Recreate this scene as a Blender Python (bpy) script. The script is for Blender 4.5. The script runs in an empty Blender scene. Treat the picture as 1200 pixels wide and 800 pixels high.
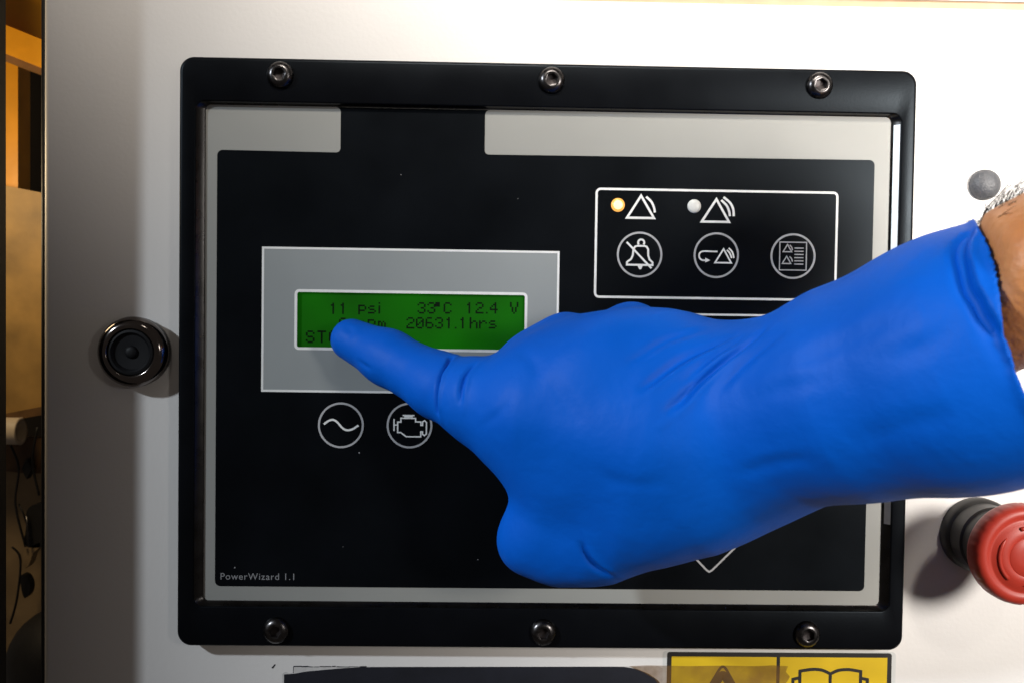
import bpy, bmesh, math, random
import numpy as np
from mathutils import Vector, Euler
from mathutils.geometry import tessellate_polygon

random.seed(7)
rng = np.random.default_rng(7)
SC = bpy.context.scene
COL = SC.collection
MM = 0.001                      # everything below is written in millimetres

# ------------------------------------------------------------------ camera
CAM_E = (math.pi/2 - 0.02828511, -0.01419773, -0.02162897)
CAM_C = np.array([-20.7832, -359.0269, 15.9985])
FPX = 1129.0
cam_data = bpy.data.cameras.new('camera')
cam = bpy.data.objects.new('camera', cam_data)
COL.objects.link(cam)
cam.location = Vector(CAM_C)*MM
cam.rotation_euler = CAM_E
cam_data.sensor_width = 36
cam_data.lens = FPX/1200*36
cam_data.clip_start = 0.01
cam_data.clip_end = 20
cam_data.dof.use_dof = True
cam_data.dof.focus_distance = 0.335
cam_data.dof.aperture_fstop = 18.0
SC.camera = cam

# ------------------------------------------------------------------ world, view, lamps
world = bpy.data.worlds.new('World')
SC.world = world
world.use_nodes = True
bg = world.node_tree.nodes['Background']
bg.inputs['Color'].default_value = (1.0, 0.86, 0.77, 1)
bg.inputs['Strength'].default_value = 0.055
SC.view_settings.view_transform = 'Standard'
SC.view_settings.look = 'None'
SC.view_settings.exposure = 0
SC.view_settings.gamma = 1


def aim(o, loc, to):
    o.location = Vector(loc)*MM
    d = (Vector(to) - Vector(loc))
    o.rotation_euler = d.to_track_quat('-Z', 'Y').to_euler()


def area_lamp(name, loc, to, size, power, color, spread=180):
    l = bpy.data.lights.new(name, 'AREA')
    l.shape = 'RECTANGLE'
    l.size, l.size_y = size[0]*MM, size[1]*MM
    l.energy, l.color = power, color
    l.spread = math.radians(spread)
    o = bpy.data.objects.new(name, l)
    COL.objects.link(o)
    aim(o, loc, to)
    return o


def spot_lamp(name, loc, to, radius, power, color, angle, blend):
    l = bpy.data.lights.new(name, 'SPOT')
    l.energy, l.color = power, color
    l.shadow_soft_size = radius*MM
    l.spot_size, l.spot_blend = math.radians(angle), blend
    o = bpy.data.objects.new(name, l)
    COL.objects.link(o)
    aim(o, loc, to)
    return o


spot_lamp('key_lamp', (470, -600, 120), (262, 0, 30), 85, 34, (1.0, 0.95, 0.89), 53, 1.0)
area_lamp('ceiling_lamp', (92, -420, 470), (98, 0, 247), (450, 60), 1.0, (1.0, 0.93, 0.84), 42)
spot_lamp('window_lamp', (-800, -560, 400), (232, -60, -180), 24, 40, (0.82, 0.91, 1.0), 37.5, 1.0)
spot_lamp('arm_fill', (250, -560, 370), (128, -132, 46), 40, 9, (1.0, 0.93, 0.84), 15, 1.0)  # added fill to brighten the bare forearm, no such source known
LP = bpy.data.lights.new('engine_lamp', 'POINT')
LP.energy, LP.color, LP.shadow_soft_size = 0.32, (1.0, 0.76, 0.44), 0.02
lpo = bpy.data.objects.new('engine_lamp', LP)
COL.objects.link(lpo)
lpo.location = (-0.262, 0.012, 0.075)


# ------------------------------------------------------------------ helpers
_R = np.array(Euler(CAM_E, 'XYZ').to_matrix())


def U(px, py, y):
    """the place at depth y (mm) behind the door plane that a survey sighting (px, py) of the reference meets"""
    d = _R @ np.array([(px-600)/FPX, -(py-400)/FPX, -1.0])
    t = (y - CAM_C[1])/d[1]
    return CAM_C + d*t


def scale_at(y):
    return (y - CAM_C[1])/FPX


def node_mat(name, base, rough=0.5, metal=0.0, spec=0.5, noise=0.0, nscale=200.0, bump=0.0, bscale=800.0,
             emit=None, estr=0.0, coat=0.0, rvar=0.0, subsurf=0.0, dist=0.0004, col2=None):
    m = bpy.data.materials.new(name)
    m.use_nodes = True
    nt = m.node_tree
    b = nt.nodes['Principled BSDF']
    b.inputs['Base Color'].default_value = (*base, 1)
    b.inputs['Roughness'].default_value = rough
    b.inputs['Metallic'].default_value = metal
    b.inputs['Specular IOR Level'].default_value = spec
    b.inputs['Coat Weight'].default_value = coat
    if subsurf:
        b.inputs['Subsurface Weight'].default_value = subsurf
        b.inputs['Subsurface Radius'].default_value = (0.004, 0.0015, 0.0008)
        b.inputs['Subsurface Scale'].default_value = 1.0
    if emit:
        b.inputs['Emission Color'].default_value = (*emit, 1)
        b.inputs['Emission Strength'].default_value = estr
    tc = nt.nodes.new('ShaderNodeTexCoord')
    if noise or col2:
        n = nt.nodes.new('ShaderNodeTexNoise')
        n.inputs['Scale'].default_value = nscale
        n.inputs['Detail'].default_value = 5
        nt.links.new(tc.outputs['Object'], n.inputs['Vector'])
        mx = nt.nodes.new('ShaderNodeMix')
        mx.data_type = 'RGBA'
        a = col2 if col2 else tuple(c*(1-noise) for c in base)
        c2 = base if col2 else tuple(min(1, c*(1+noise)) for c in base)
        mx.inputs[6].default_value = (*a, 1)
        mx.inputs[7].default_value = (*c2, 1)
        rp = nt.nodes.new('ShaderNodeMapRange')
        rp.inputs['From Min'].default_value = 0.3
        rp.inputs['From Max'].default_value = 0.7
        nt.links.new(n.outputs['Fac'], rp.inputs['Value'])
        nt.links.new(rp.outputs['Result'], mx.inputs[0])
        nt.links.new(mx.outputs[2], b.inputs['Base Color'])
        if rvar:
            mr = nt.nodes.new('ShaderNodeMapRange')
            mr.inputs['To Min'].default_value = max(0.02, rough-rvar)
            mr.inputs['To Max'].default_value = min(1, rough+rvar)
            nt.links.new(n.outputs['Fac'], mr.inputs['Value'])
            nt.links.new(mr.outputs['Result'], b.inputs['Roughness'])
    if bump:
        n2 = nt.nodes.new('ShaderNodeTexNoise')
        n2.inputs['Scale'].default_value = bscale
        n2.inputs['Detail'].default_value = 4
        nt.links.new(tc.outputs['Object'], n2.inputs['Vector'])
        bp = nt.nodes.new('ShaderNodeBump')
        bp.inputs['Strength'].default_value = bump
        bp.inputs['Distance'].default_value = dist
        nt.links.new(n2.outputs['Fac'], bp.inputs['Height'])
        nt.links.new(bp.outputs['Normal'], b.inputs['Normal'])
    return m


M = {}
M['paint'] = node_mat('white_paint', (0.745, 0.718, 0.69), 0.42, noise=0.045, nscale=11, bump=0.22, bscale=650, dist=0.0003, rvar=0.08)
M['edge_shade'] = node_mat('tan_edge_shading', (0.52, 0.36, 0.22), 0.6, noise=0.1, nscale=120)  # warm shading of the bent white top edge, put into the colour
M['bezel'] = node_mat('black_satin_paint', (0.0028, 0.003, 0.004), 0.33, spec=0.12, noise=0.15, nscale=60, bump=0.10, bscale=1500, dist=0.0002, rvar=0.06)
M['bevel'] = node_mat('worn_bevel_metal', (0.055, 0.053, 0.052), 0.28, metal=1.0, noise=0.2, nscale=150, rvar=0.06)
M['reflection'] = node_mat('bevel_reflection_metal', (0.92, 0.92, 0.92), 0.38, metal=1.0, noise=0.05, nscale=200, rvar=0.06)  # near-white metal, the reflection on the right bevel put into its colour
M['film'] = node_mat('black_membrane_film', (0.0025, 0.003, 0.004), 0.38, spec=0.10, noise=0.3, nscale=26, bump=0.06, bscale=2500, dist=0.0001, rvar=0.12)
M['grey'] = node_mat('pale_grey_membrane', (0.29, 0.29, 0.27), 0.5, noise=0.03, nscale=40, bump=0.08, bscale=2500, dist=0.0001)
M['plate'] = node_mat('mid_grey_membrane', (0.27, 0.29, 0.29), 0.5, noise=0.04, nscale=40, bump=0.08, bscale=2500, dist=0.0001)
M['print'] = node_mat('white_print', (0.78, 0.78, 0.76), 0.5, noise=0.05, nscale=300)
M['print_dim'] = node_mat('grey_print', (0.42, 0.42, 0.43), 0.5, noise=0.05, nscale=300)
M['print_text'] = node_mat('lettering_print', (0.25, 0.25, 0.26), 0.5, noise=0.05, nscale=300)
M['lcd'] = node_mat('green_backlit_display', (0.005, 0.072, 0.0015), 0.35, spec=0.2, noise=0.08, nscale=25, emit=(0.02, 1.0, 0.0), estr=0.035)
_nt = M['lcd'].node_tree
_tc, _n, _mr = _nt.nodes.new('ShaderNodeTexCoord'), _nt.nodes.new('ShaderNodeTexNoise'), _nt.nodes.new('ShaderNodeMapRange')
_n.inputs['Scale'].default_value = 38
_n.inputs['Detail'].default_value = 1
_mr.inputs['From Min'].default_value, _mr.inputs['From Max'].default_value = 0.3, 0.7
_mr.inputs['To Min'].default_value, _mr.inputs['To Max'].default_value = 0.012, 0.062
_nt.links.new(_tc.outputs['Object'], _n.inputs['Vector'])
_nt.links.new(_n.outputs['Fac'], _mr.inputs['Value'])
_nt.links.new(_mr.outputs['Result'], _nt.nodes['Principled BSDF'].inputs['Emission Strength'])
M['lcd_dot'] = node_mat('display_segment', (0.001, 0.006, 0.001), 0.6, spec=0.1, noise=0.2, nscale=500)
M['led_on'] = node_mat('lit_amber_lens', (0.5, 0.25, 0.05), 0.3, noise=0.04, nscale=400, emit=(1.0, 0.46, 0.10), estr=0.9)
M['led_core'] = node_mat('lit_lens_core', (0.6, 0.45, 0.2), 0.3, noise=0.04, nscale=400, emit=(1.0, 0.82, 0.48), estr=1.1)
M['led_off'] = node_mat('unlit_white_lens', (0.72, 0.72, 0.68), 0.3, noise=0.06, nscale=400)
M['steel'] = node_mat('dark_screw_steel', (0.085, 0.08, 0.08), 0.28, metal=1.0, noise=0.25, nscale=500, rvar=0.1, bump=0.1, bscale=2000, dist=0.0001)
M['socket'] = node_mat('screw_recess', (0.03, 0.024, 0.024), 0.4, metal=0.6, noise=0.3, nscale=900)
M['chrome'] = node_mat('dark_chrome', (0.17, 0.15, 0.14), 0.12, metal=1.0, noise=0.1, nscale=200, rvar=0.04)
M['black_gloss'] = node_mat('gloss_black_plastic', (0.006, 0.006, 0.008), 0.18, noise=0.2, nscale=300)
M['insert'] = node_mat('dull_black_plastic', (0.006, 0.006, 0.007), 0.55, spec=0.2, noise=0.2, nscale=300)
M['black_matt'] = node_mat('matt_black_rubber', (0.012, 0.011, 0.010), 0.6, noise=0.3, nscale=120, bump=0.2, bscale=900)
M['red'] = node_mat('red_plastic', (0.36, 0.030, 0.017), 0.42, spec=0.35, noise=0.06, nscale=120, bump=0.06, bscale=1600, dist=0.0002, rvar=0.06)
M['collar'] = node_mat('black_button_collar', (0.022, 0.021, 0.020), 0.45, noise=0.2, nscale=200)
M['plug'] = node_mat('grey_plug_plastic', (0.10, 0.102, 0.11), 0.42, noise=0.12, nscale=700, bump=0.6, bscale=1300, dist=0.0005, rvar=0.1)
M['glove'] = node_mat('blue_nitrile', (0.0, 0.106, 0.58), 0.55, spec=0.13, noise=0.05, nscale=35, bump=0.4, bscale=130, dist=0.001, rvar=0.08, col2=(0.0, 0.094, 0.53))
M['skin'] = node_mat('tanned_skin', (0.66, 0.27, 0.09), 0.5, noise=0.1, nscale=70, bump=0.5, bscale=420, dist=0.0008, subsurf=0.2, col2=(0.52, 0.19, 0.06))
M['hair'] = node_mat('dark_arm_hair', (0.012, 0.008, 0.006), 0.6, spec=0.2, noise=0.2, nscale=300)
M['yellow'] = node_mat('warning_yellow', (0.66, 0.44, 0.012), 0.42, noise=0.07, nscale=60)
M['sign_black'] = node_mat('sign_black_print', (0.015, 0.013, 0.012), 0.5, noise=0.2, nscale=200)
M['sign_white'] = node_mat('sign_white_edge', (0.62, 0.62, 0.60), 0.45, noise=0.06, nscale=150)
M['label_black'] = node_mat('old_label_black', (0.009, 0.010, 0.016), 0.5, noise=0.3, nscale=60, bump=0.15, bscale=500)
M['paper'] = node_mat('torn_label_paper', (0.58, 0.56, 0.54), 0.8, noise=0.12, nscale=400, bump=0.3, bscale=900)
M['eng_yellow'] = node_mat('orange_yellow_machine_paint', (0.72, 0.31, 0.010), 0.4, noise=0.12, nscale=60, bump=0.2, bscale=300)
M['eng_tan'] = node_mat('dusty_tan_paint', (0.34, 0.20, 0.055), 0.55, noise=0.35, nscale=45, bump=0.2, bscale=300)
M['eng_pale'] = node_mat('pale_dusty_plate', (0.36, 0.25, 0.13), 0.6, noise=0.25, nscale=60, bump=0.2, bscale=300)
M['eng_brown'] = node_mat('oily_brown_metal', (0.13, 0.065, 0.02), 0.5, noise=0.4, nscale=90, bump=0.3, bscale=400)
M['eng_white'] = node_mat('off_white_pipe', (0.62, 0.52, 0.40), 0.45, noise=0.12, nscale=90)
M['eng_wall'] = node_mat('dark_enclosure', (0.02, 0.014, 0.008), 0.8, noise=0.4, nscale=20)


for k_ in ('film', 'bezel'):
    M[k_].node_tree.nodes['Principled BSDF'].inputs['Specular Tint'].default_value = (0.74, 0.88, 1.0, 1)


def tape_mat():
    m = bpy.data.materials.new('brown_translucent_tape')
    m.use_nodes = True
    nt = m.node_tree
    b = nt.nodes['Principled BSDF']
    b.inputs['Base Color'].default_value = (0.24, 0.12, 0.03, 1)
    b.inputs['Roughness'].default_value = 0.4
    tc = nt.nodes.new('ShaderNodeTexCoord')
    n = nt.nodes.new('ShaderNodeTexNoise')
    n.inputs['Scale'].default_value = 90
    n.inputs['Detail'].default_value = 6
    nt.links.new(tc.outputs['Object'], n.inputs['Vector'])
    mr = nt.nodes.new('ShaderNodeMapRange')
    mr.inputs['From Min'].default_value = 0.3
    mr.inputs['From Max'].default_value = 0.7
    mr.inputs['To Min'].default_value = 0.25
    mr.inputs['To Max'].default_value = 0.62
    nt.links.new(n.outputs['Fac'], mr.inputs['Value'])
    nt.links.new(mr.outputs['Result'], b.inputs['Alpha'])
    return m


M['tape'] = tape_mat()


def thing(name, loc, label, cat, group=None):
    o = bpy.data.objects.new(name, None)
    COL.objects.link(o)
    o.empty_display_size = 0.01
    o.location = Vector(loc)*MM
    o['label'] = label
    o['category'] = cat
    if group:
        o['group'] = group
    return o


def wloc(o):
    p = Vector((0, 0, 0))
    while o is not None:
        p = p + o.location
        o = o.parent
    return p


def obj(name, geo, mat, parent=None, smooth=False, label=None, origin=None, flat_angle=None):
    """link one mesh; geo = (verts in world mm, faces)"""
    verts, faces = geo
    base = Vector(origin)*MM if origin is not None else (wloc(parent) if parent is not None else Vector((0, 0, 0)))
    me = bpy.data.meshes.new(name)
    v = np.asarray(verts, dtype=float)*MM - np.array(base)
    me.from_pydata(v.tolist(), [], faces if isinstance(faces, list) else faces.tolist())
    me.validate()
    bm = bmesh.new()
    bm.from_mesh(me)
    bmesh.ops.recalc_face_normals(bm, faces=bm.faces)
    if flat_angle is not None:
        for e in bm.edges:
            if len(e.link_faces) == 2 and e.calc_face_angle(0) > math.radians(flat_angle):
                e.smooth = False
        smooth = True
    bm.to_mesh(me)
    bm.free()
    me.materials.append(mat)
    if smooth:
        me.polygons.foreach_set('use_smooth', [True]*len(me.polygons))
    o = bpy.data.objects.new(name, me)
    COL.objects.link(o)
    if parent is not None:
        o.parent = parent
        o.location = base - wloc(parent)
    else:
        o.location = base
    if label:
        o['label'] = label
    return o


def join(*geos):
    V, F = [], []
    for v, f in geos:
        n = len(V)
        V += [tuple(p) for p in v]
        F += [tuple(i+n for i in q) for q in f]
    return V, F


def rrect(x0, z0, x1, z1, r, n=6):
    out = []
    for cx, cz, a0 in ((x1-r, z1-r, 0), (x0+r, z1-r, 90), (x0+r, z0+r, 180), (x1-r, z0+r, 270)):
        for i in range(n+1):
            a = math.radians(a0 + 90*i/n)
            out.append((cx+r*math.cos(a), cz+r*math.sin(a)))
    return out


def loft(loops, cap_first=False, cap_last=False):
    """loops: lists of 3-D points with equal counts"""
    V, F = [], []
    n = len(loops[0])
    for L in loops:
        V += [tuple(p) for p in L]
    for k in range(len(loops)-1):
        for i in range(n):
            j = (i+1) % n
            F.append((k*n+i, k*n+j, (k+1)*n+j, (k+1)*n+i))
    if cap_first:
        F.append(tuple(range(n)))
    if cap_last:
        F.append(tuple((len(loops)-1)*n+i for i in range(n)))
    return V, F


def at_y(loop, y):
    return [(p[0], y, p[1]) for p in loop]


def sheet(outer, holes, y_front, y_back):
    loops = [outer]+list(holes)
    pts = [p for L in loops for p in L]
    tri = tessellate_polygon([[Vector((p[0], p[1], 0)) for p in L] for L in loops])
    V = [(p[0], y_front, p[1]) for p in pts] + [(p[0], y_back, p[1]) for p in pts]
    N = len(pts)
    F = [tuple(t) for t in tri]
    s = 0
    for L in loops:
        n = len(L)
        for i in range(n):
            j = (i+1) % n
            F.append((s+i, s+j, N+s+j, N+s+i))
        s += n
    return V, F


def box(x0, x1, y0, y1, z0, z1):
    V = [(x, y, z) for x in (x0, x1) for y in (y0, y1) for z in (z0, z1)]
    F = [(0, 1, 3, 2), (4, 6, 7, 5), (0, 4, 5, 1), (2, 3, 7, 6), (0, 2, 6, 4), (1, 5, 7, 3)]
    return V, F


def ribbon(pts, w, y, closed=False, th=0.05):
    """flat printed line of width w through (x, z) points"""
    P = [np.array(p, float) for p in pts]
    n = len(P)
    L, Rr = [], []
    for i in range(n):
        a = P[(i-1) % n] if (closed or i > 0) else None
        b = P[(i+1) % n] if (closed or i < n-1) else None
        d1 = (P[i]-a)/np.linalg.norm(P[i]-a) if a is not None else None
        d2 = (b-P[i])/np.linalg.norm(b-P[i]) if b is not None else None
        if d1 is None:
            d1 = d2
        if d2 is None:
            d2 = d1
        n1 = np.array([-d1[1], d1[0]])
        n2 = np.array([-d2[1], d2[0]])
        m = n1+n2
        ml = np.linalg.norm(m)
        m = n1 if ml < 1e-6 else m/ml
        k = min(2.2, 1/max(0.3, float(np.dot(m, n1))))
        L.append(P[i]+m*w/2*k)
        Rr.append(P[i]-m*w/2*k)
    V, F = [], []
    for yy in (y, y+th):
        V += [(p[0], yy, p[1]) for p in L] + [(p[0], yy, p[1]) for p in Rr]
    cnt = n if closed else n-1
    for i in range(cnt):
        j = (i+1) % n
        F.append((i, j, n+j, n+i))
        F.append((i, 2*n+i, 2*n+j, j))
        F.append((n+i, n+j, 3*n+j, 3*n+i))
    return V, F


def lathe(prof, c, seg=48, cap=True):
    """prof: (radius, y) list; axis along y through c=(x, z)"""
    loops = []
    for r, y in prof:
        loops.append([(c[0]+r*math.cos(2*math.pi*i/seg), y, c[1]+r*math.sin(2*math.pi*i/seg)) for i in range(seg)])
    return loft(loops, False, cap)


def tube(pts, radii, seg=8, cap=True):
    P = [np.array(p, float) for p in pts]
    if not hasattr(radii, '__len__'):
        radii = [radii]*len(P)
    loops = []
    up = np.array([0.13, 0.31, 0.94])
    for i, p in enumerate(P):
        d = P[min(i+1, len(P)-1)]-P[max(i-1, 0)]
        d = d/(np.linalg.norm(d)+1e-12)
        a = np.cross(d, up)
        a = a/(np.linalg.norm(a)+1e-12)
        b = np.cross(d, a)
        loops.append([tuple(p+radii[i]*(a*math.cos(2*math.pi*k/seg)+b*math.sin(2*math.pi*k/seg))) for k in range(seg)])
    return loft(loops, cap, cap)


def arc(cx, cz, r, a0, a1, n=10):
    return [(cx+r*math.cos(math.radians(a0+(a1-a0)*i/n)), cz+r*math.sin(math.radians(a0+(a1-a0)*i/n))) for i in range(n+1)]


def smooth_pts(pts, n=4):
    P = [np.array(p, float) for p in pts]
    out = []
    for i in range(len(P)-1):
        p0, p1, p2, p3 = P[max(i-1, 0)], P[i], P[i+1], P[min(i+2, len(P)-1)]
        for k in range(n):
            t = k/n
            out.append(0.5*((2*p1)+(-p0+p2)*t+(2*p0-5*p1+4*p2-p3)*t*t+(-p0+3*p1-3*p2+p3)*t**3))
    out.append(P[-1])
    return out


def set_kind(o, kind):
    o['kind'] = kind
    return o


# ------------------------------------------------------------------ the cabinet door (white painted sheet)
door = thing('generator_cabinet', (70, 0, 0), 'white painted steel generator cabinet front that carries the black controller', 'cabinet')
XL, XR, ZB, ZT = -186.0, 420.0, -330.0, 132.0
cut = rrect(-130, -103, 130, 103, 3)
outer = [(XR, ZB), (XR, ZT), (XL, ZT), (XL, ZB)]
# gently rolled left edge that returns into the enclosure
g1 = sheet([(XR, ZB), (XR, ZT), (XL+2, ZT), (XL+2, ZB)], [cut], 0, 2)
roll = []
for i in range(7):
    a = math.radians(90*i/6)
    roll.append((XL+2-2*math.sin(a), 2-2*math.cos(a)))
roll.append((XL, 16))
V, F = [], []
for (x, y) in roll:
    V += [(x, y, ZB), (x, y, ZT)]
for i in range(len(roll)-1):
    F.append((2*i, 2*i+1, 2*i+3, 2*i+2))
obj('front_panel', join(g1, (V, F)), M['paint'], door, flat_angle=40)
obj('edge_seal', tube([(XL-0.9, 3.0, ZB), (XL-0.9, 3.0, 0), (XL-0.9, 3.0, ZT)], 1.0, 10), M['black_matt'], door, smooth=True)
obj('top_edge_shade', box(XL, XR, 0.6, 2.5, 132.0, 135.0), M['edge_shade'], door, label='tan strip coloured as the warm shading of the bent top edge of the door')
obj('top_rail', box(XL, XR, -0.2, 20, 135.05, 200), M['paint'], door)

# ------------------------------------------------------------------ controller
ctl = thing('control_panel', (0, 0, -107), 'black framed generator control panel with green display and membrane keys', 'control panel')
YB = -7.0     # bezel front
YM = -4.0     # membrane face


def rr(x0, z0, x1, z1, r):
    return rrect(x0, z0, x1, z1, r, 8)


O = (-134.3, -107.1, 134.2, 107.1)
I0 = (-128.2, -92.3, 128.6, 91.2)
I1 = (-125.5, -90.9, 126.0, 90.5)
loops = [at_y(rr(*O, 5.2), 0)]
for i in range(6):
    a = math.radians(90*i/5)
    ins = 1.3*(1-math.cos(a))
    loops.append(at_y(rr(O[0]+ins, O[1]+ins, O[2]-ins, O[3]-ins, 5.2-ins*0.8), YB+1.3-1.3*math.sin(a)))
loops.append(at_y(rr(I0[0]-0.5, I0[1]-0.5, I0[2]+0.5, I0[3]+0.5, 3.4), YB))
loops.append(at_y(rr(I0[0]-0.15, I0[1]-0.15, I0[2]+0.15, I0[3]+0.15, 3.2), YB+0.12))
loops.append(at_y(rr(*I0, 3.0), YB+0.45))
obj('bezel', loft(loops), M['bezel'], ctl, flat_angle=50)
lp = [at_y(rr(*I0, 3.0), YB+0.45),
      at_y(rr(I1[0]-0.5, I1[1]-0.3, I1[2]+0.6, I1[3]+0.3, 2.4), YM-0.45),
      at_y(rr(*I1, 2.0), YM-0.3),
      at_y(rr(*I1, 2.0), YM+1.5)]
obj('inner_bevel', loft(lp), M['bevel'], ctl, flat_angle=35)
tz0, tz1 = -60.0, 87.5  # bright strip added to stand for light reflected in the right bevel
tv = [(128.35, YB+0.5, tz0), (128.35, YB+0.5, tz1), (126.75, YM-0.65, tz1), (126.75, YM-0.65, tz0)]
obj('bevel_reflection', loft([[(v[0], v[1], v[2]) for v in tv], [(v[0]+0.1, v[1]+0.12, v[2]) for v in tv]], True, True), M['reflection'], ctl, label='bright strip added for the light reflected in the right bevel of the recess')

# membrane: pale grey carrier, black film, plate and window
LCD = (-92.1, 2.6, -8.2, 23.2)
hole = rrect(LCD[0], LCD[1], LCD[2], LCD[3], 0.6, 2)
obj('membrane', sheet(rr(I1[0]-0.4, I1[1]-0.4, I1[2]+0.4, I1[3]+0.4, 2.0), [hole], YM, YM+1.6), M['grey'], ctl)


def fil(cx, cz, r, a0, a1):
    return arc(cx, cz, r, a0, a1, 6)


B = (-121.3, -85.6, 120.2, 74.2)
r = 2.0
film = []
film += fil(B[2]-r, B[1]+r, r, -90, 0)
film += fil(B[2]-r, B[3]-r+0.5, r, 0, 90)
film += [(-22.6, 74.2)]
film += [p for p in reversed(fil(-22.4, 75.8, 1.6, 180, 270))]
film += [(-24.0, 90.4), (-76.6, 90.4)]
film += [p for p in reversed(fil(-78.2, 75.6, 1.6, -90, 0))]
film += fil(B[0]+r, B[3]-r, r, 90, 180)
film += fil(B[0]+r, B[1]+r, r, 180, 270)
# rounded upper corners of the two pale tabs are cut by small black fillets
obj('black_film', sheet(film, [hole], YM-0.12, YM), M['film'], ctl)
for sx, x, nm in ((1, -76.6, 'a'), (-1, -24.0, 'b')):
    c = [(x, 90.4)] + [(x-sx*1.8+sx*1.8*math.sin(math.radians(t)), 88.6+1.8*math.cos(math.radians(t))) for t in range(0, 91, 15)]
    obj('film_corner', sheet(c, [], YM-0.115, YM), M['film'], ctl)
PL = (-104.4, -13.2, 3.7, 38.9)
disp = obj('display_plate', sheet([(PL[2], PL[1]), (PL[2], PL[3]), (PL[0], PL[3]), (PL[0], PL[1])], [hole], YM-0.2, YM-0.12), M['plate'], ctl)
obj('plate_outline', ribbon([(PL[2], PL[1]), (PL[2], PL[3]), (PL[0], PL[3]), (PL[0], PL[1])], 0.8, YM-0.26, True), M['print'], disp)
lf = rrect(LCD[0]-0.25, LCD[1]-0.25, LCD[2]+0.25, LCD[3]+0.25, 1.2, 4)
obj('window_outline', ribbon(lf, 1.0, YM-0.27, True), M['print'], disp)
YD = YM+0.9
lcd = obj('display', sheet([(LCD[2]+1, LCD[1]-1), (LCD[2]+1, LCD[3]+1), (LCD[0]-1, LCD[3]+1), (LCD[0]-1, LCD[1]-1)], [], YD, YD+0.5), M['lcd'], ctl)

FONT = {
    '0': '01110 10001 10011 10101 11001 10001 01110', '1': '00100 01100 00100 00100 00100 00100 00100',
    '2': '01110 10001 00001 00110 01000 10000 11111', '3': '01110 10001 00001 00110 00001 10001 01110',
    '4': '00010 00110 01010 10010 11111 00010 00010', '6': '01110 10000 10000 11110 10001 10001 01110',
    '.': '00000 00000 00000 00000 00000 00000 00100', 'p': '00000 11110 10001 10001 11110 10000 10000',
    's': '00000 00000 01110 10000 01110 00001 11110', 'i': '00100 00000 00100 00100 00100 00100 00100',
    'h': '10000 10000 10110 11001 10001 10001 10001', 'r': '00000 00000 10110 11001 10000 10000 10000',
    'm': '00000 00000 11010 10101 10101 10101 10101', 'C': '01110 10001 10000 10000 10000 10001 01110',
    'V': '10001 10001 10001 01010 01010 01010 00100', 'S': '01110 10001 10000 01110 00001 10001 01110',
    'T': '11111 00100 00100 00100 00100 00100 00100', 'O': '01110 10001 10001 10001 10001 10001 01110',
    'P': '11110 10001 10001 11110 10000 10000 10000', 'o': '11100 11100 11100 00000 00000 00000 00000',
}


def dots(text):
    geos = []
    for ch, px, py, pw in text:
        c = U(px, py, YD)
        pit = pw
        rows = FONT[ch].split()
        for rI, row in enumerate(rows):
            for cI, b in enumerate(row):
                if b == '1':
                    x = c[0]+(cI-2)*pit
                    z = c[2]+(3-rI)*pit*1.02
                    h = pit*0.5
                    geos.append(([(x-h, YD-0.06, z-h), (x+h, YD-0.06, z-h), (x+h, YD-0.06, z+h), (x-h, YD-0.06, z+h)], [(0, 1, 2, 3)]))
    return join(*geos)


D1 = 0.585
top_line = [('1', 390.5, 361.5, D1), ('1', 402, 361.5, D1), ('p', 424.5, 362, D1), ('s', 436, 361, D1), ('i', 444.5, 361, D1),
            ('3', 494, 361, D1), ('3', 505.5, 361, D1), ('o', 514.5, 360.5, D1*0.95), ('C', 524.5, 361, D1), ('1', 550, 361, D1),
            ('2', 562, 361, D1), ('.', 570.5, 361, D1), ('4', 578.7, 361, D1), ('V', 602.5, 361, D1*1.05)]
mid_line = [('0', 402, 379, D1), ('r', 424, 379, D1), ('p', 435.5, 379, D1), ('m', 447.5, 379, D1),
            ('2', 481, 378.5, D1), ('0', 492, 378.5, D1), ('6', 503.3, 378.5, D1), ('3', 514.5, 378.5, D1), ('1', 526, 378.5, D1),
            ('.', 534, 378.5, D1), ('1', 542.3, 378.5, D1), ('h', 555, 378.5, D1), ('r', 566, 378.5, D1), ('s', 577.5, 378.5, D1)]
low_line = [('S', 363.5, 394.5, D1*1.08), ('T', 377, 394.5, D1*1.08), ('O', 390.5, 394.5, D1*1.08), ('P', 404, 394.5, D1*1.08)]
obj('display_text', dots(top_line), M['lcd_dot'], lcd, label='top row of dark characters reading 11 psi 33°C 12.4 V')
obj('display_text', dots(mid_line), M['lcd_dot'], lcd, label='second row of dark characters ending in 20631.1 hrs')
obj('display_text', dots(low_line), M['lcd_dot'], lcd, label='bottom row of dark characters beginning ST')

# printed outlines
obj('alarm_outline', ribbon(rrect(17.4, 22.8, 106.6, 62.4, 1.5, 4), 0.85, YM-0.2, True), M['print'], ctl)
obj('lower_outline', ribbon(rrect(17.4, -45.0, 106.6, 16.8, 1.5, 4), 0.75, YM-0.2, True), M['print'], ctl)
dm = [(61.8, -79.2), (76.2, -64.6), (61.8, -50.4), (47.6, -64.6)]
obj('diamond_outline', ribbon([p for i in range(4) for p in (
    tuple(np.array(dm[i])+0.07*(np.array(dm[i-1])-np.array(dm[i]))),
    tuple(np.array(dm[i])*0.97+0.015*np.array(dm[i-1])+0.015*np.array(dm[(i+1) % 4])),
    tuple(np.array(dm[i])+0.07*(np.array(dm[(i+1) % 4])-np.array(dm[i]))))], 0.7, YM-0.2, True), M['print_dim'], ctl)

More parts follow.
